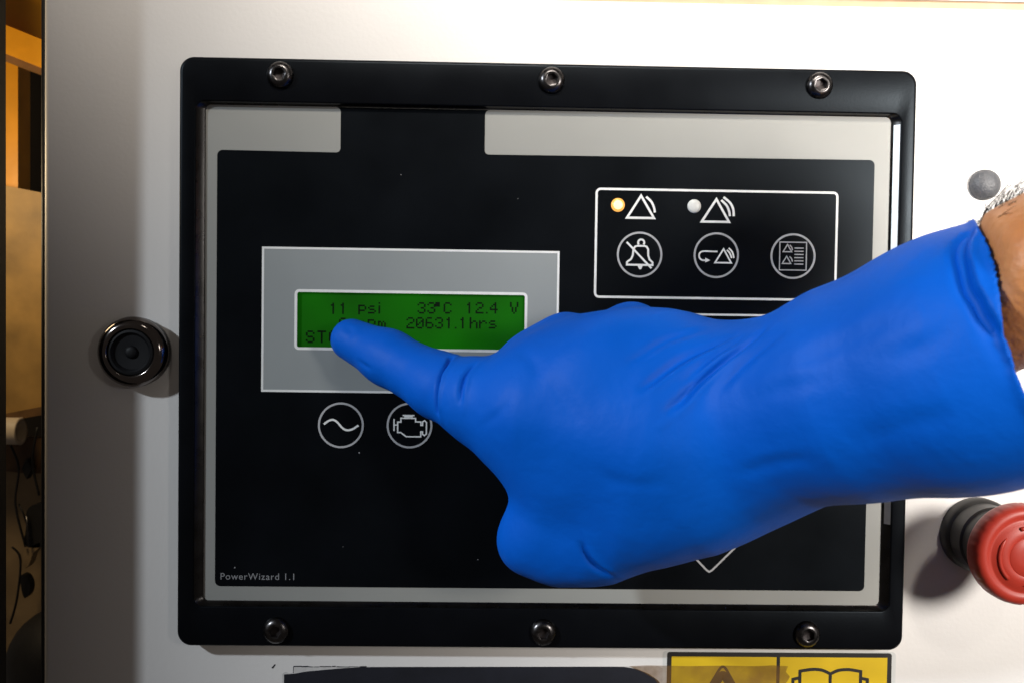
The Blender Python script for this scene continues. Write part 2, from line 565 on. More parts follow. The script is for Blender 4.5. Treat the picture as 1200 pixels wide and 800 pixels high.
# indicator lamps
for x, z, on in ((25.3, 56.6, True), (53.5, 56.6, False)):
    g = lathe([(2.55, YM-0.12), (2.5, YM-0.45), (2.0, YM-0.75), (1.0, YM-0.95), (0.2, YM-1.0)], (x, z), 24)
    obj('indicator_light', g, M['led_on' if on else 'led_off'], ctl, smooth=True,
        label='lit amber indicator light' if on else 'unlit white indicator light')
    if on:
        obj('lit_core', lathe([(1.75, YM-0.7), (1.6, YM-1.0), (0.9, YM-1.12), (0.2, YM-1.15)], (x, z), 24), M['led_core'], COL.objects[len(COL.objects)-1], smooth=True)


def icon(name, cx, cz, zoom, org, strokes, fills, w, parent, y0, mat):
    """strokes measured in an enlarged view: org = centre there, zoom = enlargement"""
    k = 0.3155/zoom
    geos = []
    for i, (pts, closed) in enumerate(strokes):
        P = [(cx+(p[0]-org[0])*k, cz-(p[1]-org[1])*k) for p in pts]
        geos.append(ribbon(P, w, y0-0.012*i, closed))
    for i, pts in enumerate(fills):
        P = [(cx+(p[0]-org[0])*k, cz-(p[1]-org[1])*k) for p in pts]
        geos.append(sheet(P, [], y0-0.012*(i+len(strokes)), y0+0.05))
    return obj(name, join(*geos), mat, parent)


YI = YM-0.2
T1 = [([(246, 97), (308, 200), (182, 200)], True), (smooth_pts([(270, 101), (294, 124), (307, 150), (312, 174)]), False)]
icon('alarm_symbol', 33.8, 55.3, 4, (246, 158), T1, [], 0.85, ctl, YI, M['print'])
T2 = [([(597, 107), (658, 212), (530, 212)], True), (smooth_pts([(620, 111), (644, 134), (657, 160), (662, 185)]), False),
      (smooth_pts([(630, 97), (660, 121), (676, 150), (680, 185)]), False)]
icon('alarm_symbol', 61.6, 55.2, 4, (596, 159), T2, [], 0.85, ctl, YI, M['print'])


def key(cx, cz, mat):
    k = obj('key', lathe([(8.35, YM-0.12), (8.2, YM-0.26), (7.0, YM-0.32), (3.0, YM-0.34)], (cx, cz), 48), M['film'], ctl, flat_angle=60,
            origin=(cx, YM, cz))
    obj('key_ring', ribbon(arc(cx, cz, 8.05, 0, 354, 59), 0.72, YM-0.42, True), mat, k)
    return k


YK = YM-0.42
kb = key(33.6, 38.5, M['print_dim'])
kb['label'] = 'round key with a crossed out bell'
loop_top = [(232+27*math.cos(math.radians(a)), 183-27*math.sin(math.radians(a))) for a in range(-40, 221, 20)]
bell = [(262, 212), (280, 218), (294, 240), (296, 295), (308, 330), (335, 355), (335, 378), (110, 378), (110, 355), (146, 328), (160, 295), (165, 240),
        (180, 218), (200, 212)]
icon('bell_symbol', 33.6, 38.5, 7.5, (220, 288), [(bell, True), (loop_top, False), ([(105, 180), (326, 406)], False)],
     [[(200, 380), (252, 380), (236, 416), (218, 416)]], 0.72, kb, YK, M['print'])
kr = key(62.0, 38.7, M['print_dim'])
kr['label'] = 'round key with a return arrow and an alarm triangle'
icon('reset_symbol', 62.0, 38.7, 7.5, (890, 295),
     [(smooth_pts([(900, 262), (840, 262), (775, 262), (747, 275), (738, 300), (747, 326), (770, 340), (800, 340)]), False),
      ([(953, 240), (1022, 360), (880, 360)], True),
      (smooth_pts([(982, 248), (1008, 275), (1026, 318)]), False), (smooth_pts([(998, 230), (1030, 265), (1046, 318)]), False)],
     [[(793, 318), (838, 340), (793, 360)]], 0.6, kr, YK, M['print'])
kl = key(90.5, 38.8, M['print_dim'])
kl['label'] = 'round key with a small alarm list'
icon('list_symbol', 90.5, 38.8, 4, (955, 362),
     [([(892, 297), (1018, 297), (1018, 427), (892, 427)], True), ([(928, 308), (948, 342), (908, 342)], True), ([(925, 363), (945, 397), (905, 397)], True)]
     + [([(961, y), (1004, y)], False) for y in (324, 339, 354, 369, 384, 399)]
     + [(smooth_pts([(938, 310), (948, 322), (951, 335)]), False), (smooth_pts([(938, 364), (948, 374), (952, 388)]), False)],
     [], 0.42, kl, YK, M['print_dim'])
kw = key(-75.5, -25.6, M['print_dim'])
kw['label'] = 'round key with an alternating current wave'
icon('wave_symbol', -75.5, -25.6, 4, (239, 190), [(smooth_pts([(160, 186), (183, 169), (205, 165), (225, 178), (245, 201), (265, 212), (292, 208), (321, 189)]), False)],
     [], 0.75, kw, YK, M['print'])
ke = key(-50.3, -25.4, M['print_dim'])
ke['label'] = 'round key with an engine outline'
icon('engine_symbol', -50.3, -25.4, 4, (560, 190),
     [([(505, 174), (520, 174), (520, 156), (588, 156), (588, 172), (613, 172), (613, 188), (621, 188), (621, 172), (630, 166), (639, 174), (639, 228), (630, 236),
        (621, 230), (621, 218), (613, 218), (613, 242), (545, 242), (520, 223), (505, 223)], True),
      ([(488, 160), (488, 216)], False), ([(488, 188), (506, 188)], False), ([(528, 143), (583, 143)], False), ([(555, 143), (555, 157)], False)],
     [[(535, 146), (575, 146), (575, 152), (535, 152)]], 0.5, ke, YK, M['print'])


def text_geo(s, x0, x1, z0, y):
    cu = bpy.data.curves.new('lettering', 'FONT')
    cu.body = s
    cu.space_character = 1.12
    to = bpy.data.objects.new('lettering', cu)
    COL.objects.link(to)
    dg = bpy.context.evaluated_depsgraph_get()
    me = to.evaluated_get(dg).to_mesh()
    co = np.array([v.co[:] for v in me.vertices])
    F = [tuple(p.vertices) for p in me.polygons]
    to.evaluated_get(dg).to_mesh_clear()
    bpy.data.objects.remove(to)
    bpy.data.curves.remove(cu)
    k = (x1-x0)/(co[:, 0].max()-co[:, 0].min())
    lo = co[:, 0].min()
    return [(x0+(c[0]-lo)*k, y, z0+c[1]*k) for c in co], F


obj('maker_lettering', text_geo('PowerWizard 1.1', -119.2, -92.2, -83.1, YM-0.2), M['print_text'], ctl, label='small grey lettering PowerWizard 1.1')


for px, py, rad in ((275, 664.5, 0.32), (421, 530, 0.28), (1155, 0, 0.1), (607, 233, 0.16), (470, 205, 0.15), (560, 655, 0.18), (402, 640, 0.14)):
    p = U(px, py, YM-0.12)
    if abs(p[0]) < 119 and abs(p[2]) < 84:
        pol = [(p[0]+rad*random.uniform(0.6, 1.1)*math.cos(a), p[2]+rad*random.uniform(0.6, 1.1)*math.sin(a)) for a in np.linspace(0, 5.5, 7)]
        obj('dust_speck', sheet(pol, [], YM-0.22, YM-0.1), M['print_dim'], ctl)


def screw(x, z, rot):
    geos = []
    n = 36
    prof = [(4.9, YB), (4.85, YB-0.5), (4.5, YB-1.3), (3.7, YB-2.0), (2.9, YB-2.35), (2.55, YB-2.4)]
    loops = [[(x+r*math.cos(2*math.pi*i/n), y, z+r*math.sin(2*math.pi*i/n)) for i in range(n)] for r, y in prof]

    def hexr(a, rr_):
        a = (a-rot) % (math.pi/3) - math.pi/6
        return rr_*math.cos(math.pi/6)/math.cos(a)
    ang = [2*math.pi*i/n for i in range(n)]
    loops.append([(x+hexr(a, 2.25)*math.cos(a), YB-2.25, z+hexr(a, 2.25)*math.sin(a)) for a in ang])
    hx = [[(x+hexr(a, rad)*math.cos(a), yy, z+hexr(a, rad)*math.sin(a)) for a in ang] for rad, yy in ((2.25, YB-2.25), (2.15, YB-0.6), (0.5, YB-0.3))]
    s = obj('screw', loft(loops), M['steel'], ctl, flat_angle=50, origin=(x, YB, z))
    obj('hex_socket', loft(hx, False, True), M['socket'], s, flat_angle=30)


for i, (x, z) in enumerate([(-98, 100.9), (0, 100.9), (98, 100.9), (-98, -100.9), (0, -100.9), (98, -100.9)]):
    screw(x, z, random.uniform(0, 1.0))

# ------------------------------------------------------------------ quarter-turn latch on the left
LX, LZ = -151.2, 0.3
lt = thing('door_latch', (LX, 0, LZ), 'round dark chrome door latch with black centre left of the controller', 'latch')
obj('latch_body', lathe([(12.4, 0), (12.6, -1.2), (12.6, -2.6), (12.2, -3.4)], (LX, LZ), 64, False), M['black_gloss'], lt, flat_angle=50)
obj('latch_ring', lathe([(12.2, -3.3), (12.75, -3.7), (12.85, -4.6), (12.5, -6.0), (11.6, -7.3), (10.4, -8.1), (9.3, -8.4), (8.7, -8.3), (8.4, -7.9), (8.3, -6.8)], (LX, LZ), 64, False),
    M['chrome'], lt, smooth=True)
obj('latch_insert', lathe([(8.3, -7.2), (8.0, -7.6), (7.2, -7.75), (6.6, -7.2), (6.2, -6.6), (2.4, -6.4), (2.1, -7.0), (1.6, -7.4), (0.5, -7.5)], (LX, LZ), 48), M['insert'], lt, flat_angle=40)

# ------------------------------------------------------------------ grey plug on the right
pg = thing('blanking_plug', (163.3, 0, 66.8), 'small domed grey plug in the white door above the wrist', 'plug')
obj('plug_head', lathe([(5.7, 0), (5.75, -0.8), (5.5, -2.0), (4.8, -3.1), (3.4, -4.1), (1.8, -4.6), (0.4, -4.7)], (163.3, 66.8), 40), M['plug'], pg, smooth=True)

# ------------------------------------------------------------------ emergency stop
EX, EZ = 163.9, -64.4
es = thing('emergency_stop_button', (EX, 0, EZ), 'red mushroom emergency stop button on a black collar below the arm', 'stop button')
obj('collar', lathe([(13.9, 0), (13.9, -4), (13.3, -5), (12.6, -5.6), (12.6, -13), (11.8, -13.6), (11.8, -22)], (EX, EZ), 56, False), M['collar'], es, flat_angle=40)
seg = 144
prof = [(11.0, -23.5), (15.4, -25.5), (17.1, -27.5), (17.45, -28.8), (17.45, -31.8), (17.2, -33.4), (16.4, -34.7), (15.2, -35.4), (13.7, -35.3), (12.9, -34.9), (12.2, -35.0), (11.3, -35.6),
        (9.2, -36.2), (7.2, -36.6), (6.75, -36.35), (6.4, -36.6), (3.4, -36.9), (0.4, -37.0)]
loops = []
for r_, y_ in prof:
    L = []
    for i in range(seg):
        a = 2*math.pi*i/seg
        rad = r_
        if 17.15 < r_ and i % 6 == 0:
            rad = r_-0.25
        L.append((EX+rad*math.cos(a), y_, EZ+rad*math.sin(a)))
    loops.append(L)
head = obj('push_head', loft(loops, False, True), M['red'], es, flat_angle=55)
for a0 in (140, 20, 260):
    pts = [(EX+10.0*math.cos(math.radians(a)), -35.95-0.12*0, EZ+10.0*math.sin(math.radians(a))) for a in np.linspace(a0+88, a0, 16)]
    rad = [0.75]*13+[0.6, 0.4, 0.15]
    obj('turn_arrow', tube(pts, rad, 8), M['red'], head, smooth=True)

# ------------------------------------------------------------------ stickers under the controller
SG = (47.4, -172.0, 133.0, -110.2)
sg = thing('warning_sign', (90, 0, SG[1]), 'yellow and black warning sticker with triangle and open book under the controller', 'warning sign')
obj('backing', sheet(rrect(SG[0]-1.6, SG[1]-1.6, SG[2]+1.6, SG[3]+0.3, 1.6, 5), [], -0.10, -0.01), M['sign_white'], sg)
obj('border', sheet(rrect(SG[0], SG[1], SG[2], SG[3]-0.2, 1.0, 4), [], -0.16, -0.10), M['sign_black'], sg)
obj('yellow_field', sheet([(89.0, SG[1]+1.6), (89.0, SG[3]-1.9), (SG[0]+1.7, SG[3]-1.9), (SG[0]+1.7, SG[1]+1.6)], [], -0.22, -0.16), M['yellow'], sg)
obj('yellow_field', sheet([(SG[2]-1.7, SG[1]+1.6), (SG[2]-1.7, SG[3]-1.9), (90.3, SG[3]-1.9), (90.3, SG[1]+1.6)], [], -0.22, -0.16), M['yellow'], sg)
tx, tz = 68.6, -113.8


def tri(off):
    return [(tx, tz-off*1.6), (tx+19-off*1.6, tz-33+off), (tx-19+off*1.6, tz-33+off)]


def round_tri(t, f=0.08):
    out = []
    for i in range(3):
        p, a, b = np.array(t[i]), np.array(t[i-1]), np.array(t[(i+1) % 3])
        p0, p2 = p+(a-p)*f, p+(b-p)*f
        for s in np.linspace(0, 1, 6):
            out.append(tuple((1-s)**2*p0+2*s*(1-s)*p+s*s*p2))
    return out


ts = obj('hazard_triangle', ribbon(round_tri(tri(0.5)), 1.0, -0.28, True), M['sign_black'], sg)
obj('hazard_band', ribbon(round_tri(tri(2.6)), 3.0, -0.27, True), M['sign_black'], ts)
obj('hazard_mark', join(sheet([(67.2, -138), (69.9, -138), (70.5, -127), (66.7, -127)], [], -0.28, -0.22), sheet(arc(68.6, -141, 1.6, 0, 340, 16), [], -0.28, -0.22)), M['sign_black'], ts)
bk = [(97.5, -117.2), (97.5, -139), (97.5, -139)]
page_l = smooth_pts([(98.0, -117.4), (102.5, -116.7), (106.5, -117.0), (109.6, -118.4)], 4)
page_r = smooth_pts([(109.6, -118.4), (112.7, -117.0), (116.7, -116.7), (121.2, -117.4)], 4)
obj('book_symbol', join(ribbon(page_l+[np.array((109.6, -137.0)), np.array((98.0, -136))], 1.2, -0.28, True),
                        ribbon(page_r+[np.array((121.2, -136)), np.array((109.6, -137.0))], 1.2, -0.29, True),
                        ribbon([(97.6, -120.0), (95.4, -120.5), (95.4, -139.5), (123.8, -139.5), (123.8, -120.5), (121.6, -120.0)], 1.2, -0.30)), M['sign_black'], sg)

lb = thing('old_label', (-30, 0, -160), 'dark worn sticker with a torn top left corner below the controller', 'sticker')
obj('torn_backing', sheet([(-93.2, -119.2), (-93.0, -116.9), (44.0, -116.0), (47.0, -117.0), (46.8, -165), (-96.8, -165), (-97.3, -119.7), (-96.0, -118.9), (-94.5, -119.4)], [], -0.06, -0.005), M['paper'], lb)
rag = [(-96.5, -119.9), (-92.9, -119.6), (-88, -118.7), (-80, -117.9), (-72, -117.2), (-64, -116.9)]
rag += [(-40, -116.7), (0, -116.4), (25, -116.2), (31, -116.2), (36, -117.0), (40.5, -118.8), (44, -121.2), (46.4, -124.0), (46.4, -164.5), (-96.5, -164.5)]
obj('printed_face', sheet(rag[::-1], [], -0.16, -0.06), M['label_black'], lb)
geos = []
xx = -93.0
k = 0
while xx < -66:
    ln = random.uniform(1.2, 4.5)
    zz = -116.9-(xx+93)*-0.006+random.uniform(-0.08, 0.08)
    geos.append(ribbon([(xx, zz), (xx+ln, zz+random.uniform(-0.12, 0.12))], random.uniform(0.14, 0.42), -0.12-0.004*k))
    xx += ln+random.uniform(-0.2, 0.5)
    k += 1
geos.append(ribbon([(-93.1, -119.3), (-93.0, -117.0)], 0.2, -0.10))
obj('torn_edge', join(*geos), M['label_black'], lb)
ck = obj('paint_chip', sheet([(-101.3, -117.5), (-100.0, -116.0), (-99.6, -116.3), (-100.6, -117.7)], [], -0.05, -0.005), M['label_black'], door)

tp = thing('tape_strip', (63, 0, -125), 'torn strip of old brown tape across the left of the yellow sticker', 'tape')
tpo = [(33, -115.9), (40, -115.5), (55, -115.7), (70, -115.4), (80, -115.6), (88, -115.2), (93.3, -115.5), (92.6, -117.6), (94.2, -119.5), (92.8, -122), (94.0, -126), (93, -131), (47.2, -131), (46.2, -125.0), (42.8, -120.6), (38.5, -118.1)]
obj('tape_film', sheet(tpo[::-1], [], -0.36, -0.34), M['tape'], tp)

# ------------------------------------------------------------------ open door post at far left and the machine seen through the gap
pt = thing('door_post', (-214, -21, -330), 'matt black upright post at the far left edge of the picture', 'post')
obj('post_body', join(box(-231, -199.2, -42, -0.5, -330, 330)), M['black_matt'], pt)

en = thing('generator_engine', (-225, 90, -150), 'dusty orange and tan machine parts seen through the gap left of the door', 'engine')


def chaikin(p, it=2):
    for _ in range(it):
        q = []
        for i in range(len(p)):
            a_, b_ = np.array(p[i], float), np.array(p[(i+1) % len(p)], float)
            q += [tuple(0.75*a_+0.25*b_), tuple(0.25*a_+0.75*b_)]
        p = q
    return p


def prism(pxpts, y0, y1):
    if y0 in (96, 92.5):
        pxpts = chaikin(pxpts)
    P = [U(a, b, y0) for a, b in pxpts]
    loop0 = [(p[0], y0, p[2]) for p in P]
    loop1 = [(p[0], y1, p[2]) for p in P]
    return loft([loop0, loop1], True, True)


obj('beam', prism([(-60, 3), (70, 55), (70, 88), (-60, 36)], 66, 74), M['eng_yellow'], en)
obj('beam_lip', prism([(-60, 36.5), (70, 88.5), (70, 96), (-60, 46)], 70, 76), M['eng_brown'], en)
obj('upper_plate', prism([(-60, -60), (70, -60), (70, 54), (-60, 2)], 84, 90), M['eng_yellow'], en)
obj('post', prism([(-60, 40), (21, 60), (21, 236), (-60, 236)], 100, 112), M['eng_yellow'], en)
obj('cover_plate', prism([(-60, 205), (90, 234), (90, 470), (-60, 500)], 92, 98), M['eng_tan'], en)
obj('dark_ledge', prism([(-60, 497), (90, 468), (90, 478), (-60, 506)], 88, 97), M['eng_brown'], en)
pc = U(4, 505, 84)
pcs = [(pc[0]-25, 86, pc[2]), (pc[0]+6.4, 86, pc[2])]
obj('pipe', tube(pcs, [6.2, 6.2], 24, False), M['eng_white'], en, smooth=True)
ring_c = (pc[0]+6.4, 86, pc[2])
rl = []
for rad, dx in ((6.2, 0), (6.4, 0.6), (4.4, 0.6), (4.2, -6)):
    rl.append([(ring_c[0]+dx, ring_c[1]+rad*math.cos(2*math.pi*i/24), ring_c[2]+rad*math.sin(2*math.pi*i/24)) for i in range(24)])
obj('pipe_end', loft(rl), M['eng_white'], en, smooth=True)
obj('flange', prism([(-60, 520), (90, 508), (90, 560), (-60, 545)], 96, 104), M['eng_brown'], en)
obj('lower_plate', prism([(-60, 540), (90, 556), (90, 900), (-60, 900)], 110, 116), M['eng_pale'], en)
dc = [(31, 537), (37, 549), (31, 561), (25, 549)]  # black piece stands in for the dark inside a diamond-shaped hole
obj('diamond_hole_dark', prism(dc, 92, 96), M['black_matt'], en)
obj('clamp', prism([(30, 594), (49, 588), (60, 588), (60, 640), (33, 642), (27, 636), (31, 618)], 96, 106), M['black_matt'], en)
a, b = U(31, 604, 94), U(35, 640, 94)
obj('clamp_rod', tube([a, (a+b)/2, b], 0.6, 8), M['steel'], en, smooth=True)
a, b = U(22, 590, 95), U(31, 612, 95)
obj('wire', tube([a, (a+b)/2+np.array([0.4, 0, 0]), b], 0.45, 6), M['black_matt'], en, smooth=True)
obj('connector', prism([(26, 645), (37, 640), (47, 634), (47, 640), (38, 648), (35, 660), (28, 668)], 96, 102), M['eng_pale'], en)
obj('rubber_flap', prism([(22, 672), (31, 674), (36, 686), (33, 698), (27, 702)], 96, 101), M['black_matt'], en)

for q in ([(12, 520), (22, 548), (18, 590), (30, 640)], [(44, 500), (38, 540), (46, 580)], [(14, 640), (24, 655), (20, 700), (12, 730)]):
    pl = smooth_pts([U(a_, b_, 90+1.5*j) for j, (a_, b_) in enumerate(q)], 5)
    obj('wire', tube(pl, 0.55, 6), M['black_matt'], en, smooth=True)
hc = U(76, 757, 80)
hr = 63*scale_at(80)
hs = thing('rubber_hose', (hc[0], 80, hc[2]), 'thick black rubber hose bulging up at the bottom left gap', 'hose')
hpts = [(hc[0]+10, 86, hc[2]-90), (hc[0]+4, 84, hc[2]-60), (hc[0], 82, hc[2]-30), (hc[0], 80, hc[2]-6)]
hpro = [hr*0.96, hr*0.98, hr, hr]
for i in range(1, 8):
    a = math.radians(90*i/8)
    hpts.append((hc[0], 80, hc[2]-6+hr*math.sin(a)))
    hpro.append(max(0.6, hr*math.cos(a)))
obj('hose_body', tube(hpts, hpro, 32), M['black_matt'], hs, smooth=True)

wallb = obj('enclosure_wall', box(-420, 420, 240, 244, -330, 330), M['eng_wall'])
set_kind(wallb, 'structure')
wallb['label'] = 'dark inner wall of the machine enclosure'

# ------------------------------------------------------------------ the gloved hand and arm
# one distance field of tapered limbs blended together, turned into a single continuous surface
per = thing('person', tuple(U(1150, 420, -100)), 'hairy forearm in a long blue nitrile glove, index finger pressed on the green display', 'person')
H = 0.75
XS = np.arange(-92, 238, H)
YS = np.arange(-168, -1, H)
ZS = np.arange(-92, 78, H)
GX, GY, GZ = np.meshgrid(XS.astype(np.float32), YS.astype(np.float32), ZS.astype(np.float32), indexing='ij')


def cone(p0, r0, p1, r1, flat=1.0, region=None):
    """distance to a tapered round limb; flat > 1 thins it towards the door"""
    ax, ay, az = p0
    bx, by, bz = p1
    vx, vy, vz = bx-ax, (by-ay)*flat, bz-az
    L2 = vx*vx+vy*vy+vz*vz+1e-9
    dx, dy, dz = GX-ax, (GY-ay)*flat, GZ-az
    t = np.clip((dx*vx+dy*vy+dz*vz)/L2, 0, 1)
    return np.sqrt((dx-t*vx)**2+(dy-t*vy)**2+(dz-t*vz)**2)-(r0+(r1-r0)*t)


def smin(a, b, k):
    h = np.clip(0.5+0.5*(b-a)/k, 0, 1)
    return b+(a-b)*h-k*h*(1-h)


def limb(chain, flat=1.0, k=3.0):
    """chain of (px, py, y, radius in px)"""
    d = None
    for (a, b) in zip(chain[:-1], chain[1:]):
        c = cone(U(a[0], a[1], a[2]), a[3]*scale_at(a[2]), U(b[0], b[1], b[2]), b[3]*scale_at(b[2]), flat)
        d = c if d is None else smin(d, c, k)
    return d


FORE = [(850, 516, -60, 95), (930, 482, -75, 108), (1000, 460, -86, 125), (1100, 432, -99, 142), (1140, 421, -104, 151), (1330, 372, -124, 172)]
forearm = limb(FORE, 1.12, 6)
palm = limb([(665, 478, -52, 88), (760, 496, -56, 122), (850, 515, -60, 92)], 1.55, 10)
index = limb([(412, 398, -12.6, 24.5), (455, 419, -20, 31), (516, 452, -33, 37.5), (560, 468, -43, 48), (630, 480, -52, 70), (760, 508, -60, 96)], 1.0, 4)
thumb = limb([(622, 634, -45, 40), (655, 641, -46, 40), (700, 627, -48, 50), (790, 570, -54, 84)], 1.0, 6)
middle = limb([(690, 440, -58, 60), (628, 428, -40, 40), (676, 446, -20, 30)], 1.0, 3)
ring = limb([(725, 425, -56, 62), (664, 404, -38, 36), (712, 424, -20, 29)], 1.0, 3)
little = limb([(762, 428, -50, 72), (740, 396, -40, 40), (772, 420, -22, 28)], 1.0, 3)
web = limb([(612, 506, -47, 49), (662, 558, -52, 53), (740, 575, -56, 78)], 1.2, 8)
web = smin(web, limb([(662, 560, -52, 52), (646, 606, -50, 36), (690, 620, -50, 47)], 1.1, 6), 8)
field = smin(palm, forearm, 26)
for f_, k_ in ((index, 9), (middle, 7), (ring, 7), (little, 7), (web, 12), (thumb, 11)):
    field = smin(field, f_, k_)
del palm, index, middle, ring, little, web, thumb

# cuff: the sleeve ends at a slanted rim and is hollow behind it
axis = U(1330, 372, -124)-U(1000, 460, -86)
axis = axis/np.linalg.norm(axis)
Tp, Bp = U(1139, 262, -106), U(1199, 437, -142)
Mp = U(1169, 342, -137)
nrm = np.cross(Mp-Tp, Bp-Tp)
nrm = nrm/np.linalg.norm(nrm)
if np.dot(nrm, axis) < 0:
    nrm = -nrm
wave = 1.2*np.sin(GZ*0.11+0.6)
rim = (GX-Tp[0])*nrm[0]+(GY-Tp[1])*nrm[1]+(GZ-Tp[2])*nrm[2]+wave
bead = 0.9*np.exp(-(rim/1.6)**2)
outer_f = np.maximum(field-bead, rim)
inner = np.maximum(forearm+1.9, -(rim+30))
field = np.maximum(outer_f, -inner)
del forearm, outer_f, inner, bead, wave


def surface_nets(val, xs, ys, zs, h):
    nx, ny, nz = val.shape
    neg = val < 0
    acc = np.zeros((nx-1, ny-1, nz-1), np.uint8)
    for i in (0, 1):
        for j in (0, 1):
            for k in (0, 1):
                acc += neg[i:nx-1+i, j:ny-1+j, k:nz-1+k]
    act = (acc > 0) & (acc < 8)
    ci, cj, ck_ = np.nonzero(act)
    n = len(ci)
    idx = np.full(act.shape, -1, np.int64)
    idx[ci, cj, ck_] = np.arange(n)
    s = np.zeros((n, 3))
    c = np.zeros(n)
    corners = [(i, j, k) for i in (0, 1) for j in (0, 1) for k in (0, 1)]
    for a_ in range(8):
        for b_ in range(a_+1, 8):
            A, Bc = np.array(corners[a_]), np.array(corners[b_])
            if np.abs(A-Bc).sum() != 1:
                continue
            va = val[ci+A[0], cj+A[1], ck_+A[2]].astype(float)
            vb = val[ci+Bc[0], cj+Bc[1], ck_+Bc[2]].astype(float)
            m = (va < 0) != (vb < 0)
            t = np.where(m, va/np.where(np.abs(va-vb) < 1e-9, 1e-9, va-vb), 0)
            p = A[None, :]+t[:, None]*(Bc-A)[None, :]
            s += np.where(m[:, None], p, 0)
            c += m
    p = s/np.maximum(c, 1)[:, None]
    verts = np.stack([xs[0]+(ci+p[:, 0])*h, ys[0]+(cj+p[:, 1])*h, zs[0]+(ck_+p[:, 2])*h], 1)
    faces = []
    for ax in range(3):
        sl0 = [slice(None)]*3
        sl1 = [slice(None)]*3
        sl0[ax] = slice(0, -1)
        sl1[ax] = slice(1, None)
        ch = neg[tuple(sl0)] != neg[tuple(sl1)]
        flip = neg[tuple(sl0)]
        e_ = np.argwhere(ch)
        o1, o2 = [(1, 2), (2, 0), (0, 1)][ax]
        ok = (e_[:, o1] > 0) & (e_[:, o2] > 0) & (e_[:, o1] < val.shape[o1]-1) & (e_[:, o2] < val.shape[o2]-1)
        e_ = e_[ok]
        fl = flip[e_[:, 0], e_[:, 1], e_[:, 2]]
        q = []
        for d1, d2 in ((-1, -1), (0, -1), (0, 0), (-1, 0)):
            g = e_.copy()
            g[:, o1] += d1
            g[:, o2] += d2
            q.append(idx[g[:, 0], g[:, 1], g[:, 2]])
        q = np.stack(q, 1)
        q[~fl] = q[~fl][:, ::-1]
        q = q[(q >= 0).all(1)]
        faces.append(q)
    return verts, np.concatenate(faces)


GV, GF = surface_nets(field, XS, YS, ZS, H)
del field, GX, GY, GZ, rim


def vnormals(V, F):
    n = np.cross(V[F[:, 2]]-V[F[:, 0]], V[F[:, 3]]-V[F[:, 1]])
    out = np.zeros_like(V)
    for i in range(4):
        np.add.at(out, F[:, i], n)
    return out/(np.linalg.norm(out, axis=1)[:, None]+1e-12)


def relax(V, F, it, lam=0.5):
    e0 = np.concatenate([F[:, [0, 1]], F[:, [1, 2]], F[:, [2, 3]], F[:, [3, 0]]])
    cnt = np.zeros(len(V))
    np.add.at(cnt, e0[:, 0], 1)
    np.add.at(cnt, e0[:, 1], 1)
    for _ in range(it):
        s = np.zeros_like(V)
        np.add.at(s, e0[:, 0], V[e0[:, 1]])
        np.add.at(s, e0[:, 1], V[e0[:, 0]])
        V = V+lam*(s/np.maximum(cnt, 1)[:, None]-V)
    return V


GV = relax(GV, GF, 3)
GN = vnormals(GV, GF)
front = (GN*(CAM_C-GV)).sum(1) > 0


def on_surface(px, py):
    d = U(px, py, -60)-CAM_C
    d = d/np.linalg.norm(d)
    w = GV-CAM_C
    t = w@d
    dist = np.linalg.norm(w-t[:, None]*d, axis=1)
    cand = np.nonzero((dist < 1.3) & front)[0]
    if len(cand) == 0:
        return GV[np.argmin(dist)]
    return GV[cand[np.argmin(t[cand])]]


def fold(pxpts, depth, width, lip=0.4, side=1.0, taper=True):
    """press a crease (with a raised lip along one side) into the glove along a line lying on it"""
    global GV
    P = np.array([on_surface(*p) for p in smooth_pts(pxpts, 6)])
    for _ in range(6):
        P[1:-1] = 0.25*P[:-2]+0.5*P[1:-1]+0.25*P[2:]
    best = np.full(len(GV), 1e9)
    para = np.zeros(len(GV))
    sgn = np.zeros(len(GV))
    near = np.linalg.norm(GV[:, None, :]-P[None, ::3, :], axis=2).min(1) < width*4+10
    ids = np.nonzero(near)[0]
    for i in range(len(P)-1):
        a, b = P[i], P[i+1]
        ab = b-a
        l2 = (ab*ab).sum()+1e-9
        t = np.clip(((GV[ids]-a)@ab)/l2, 0, 1)
        q = GV[ids]-(a+t[:, None]*ab)
        d = np.linalg.norm(q, axis=1)
        m = d < best[ids]
        sd = (np.cross(ab/np.sqrt(l2), q)*GN[ids]).sum(1)
        best[ids[m]] = d[m]
        para[ids[m]] = (i+t[m])/(len(P)-1)
        sgn[ids[m]] = sd[m]
    d = best
    prof = -np.exp(-(d/width)**2)
    prof += lip*np.exp(-((sgn*side-width*1.7)/(width*0.9))**2)*(d < width*5)
    tp_ = np.sin(np.pi*np.clip(para*0.92+0.04, 0, 1))**0.6 if taper else 1.0
    amp = depth*prof*tp_
    amp[d > width*5] = 0
    GV = GV+GN*amp[:, None]


fold([(528, 414), (519, 427.5), (512, 441.5), (508, 460), (508.5, 484)], 4.0, 0.9, 0.3, 1)
fold([(554, 422), (543, 434.5), (538, 448.5), (535, 468)], 1.7, 0.9, 0.35, 1)
fold([(416, 424), (424, 430), (431, 434)], 0.6, 0.8, 0.2)
fold([(404, 379), (408, 386), (406, 394)], 0.35, 1.2, 0.2)
fold([(822, 382), (778, 397), (744, 420)], 1.0, 1.5, 0.25)
fold([(856, 390), (804, 412), (773, 435), (750, 450)], 1.6, 1.4, 0.3)
fold([(868, 391), (827, 415), (802, 442)], 1.2, 1.2, 0.3)
fold([(890, 385), (836, 423), (810, 452), (788, 476)], 2.1, 1.35, 0.35)
fold([(912, 388), (868, 422), (842, 452)], 0.8, 1.5, 0.3)
fold([(679, 642), (687, 659), (702, 671), (716, 679)], 1.8, 1.1, 0.3)
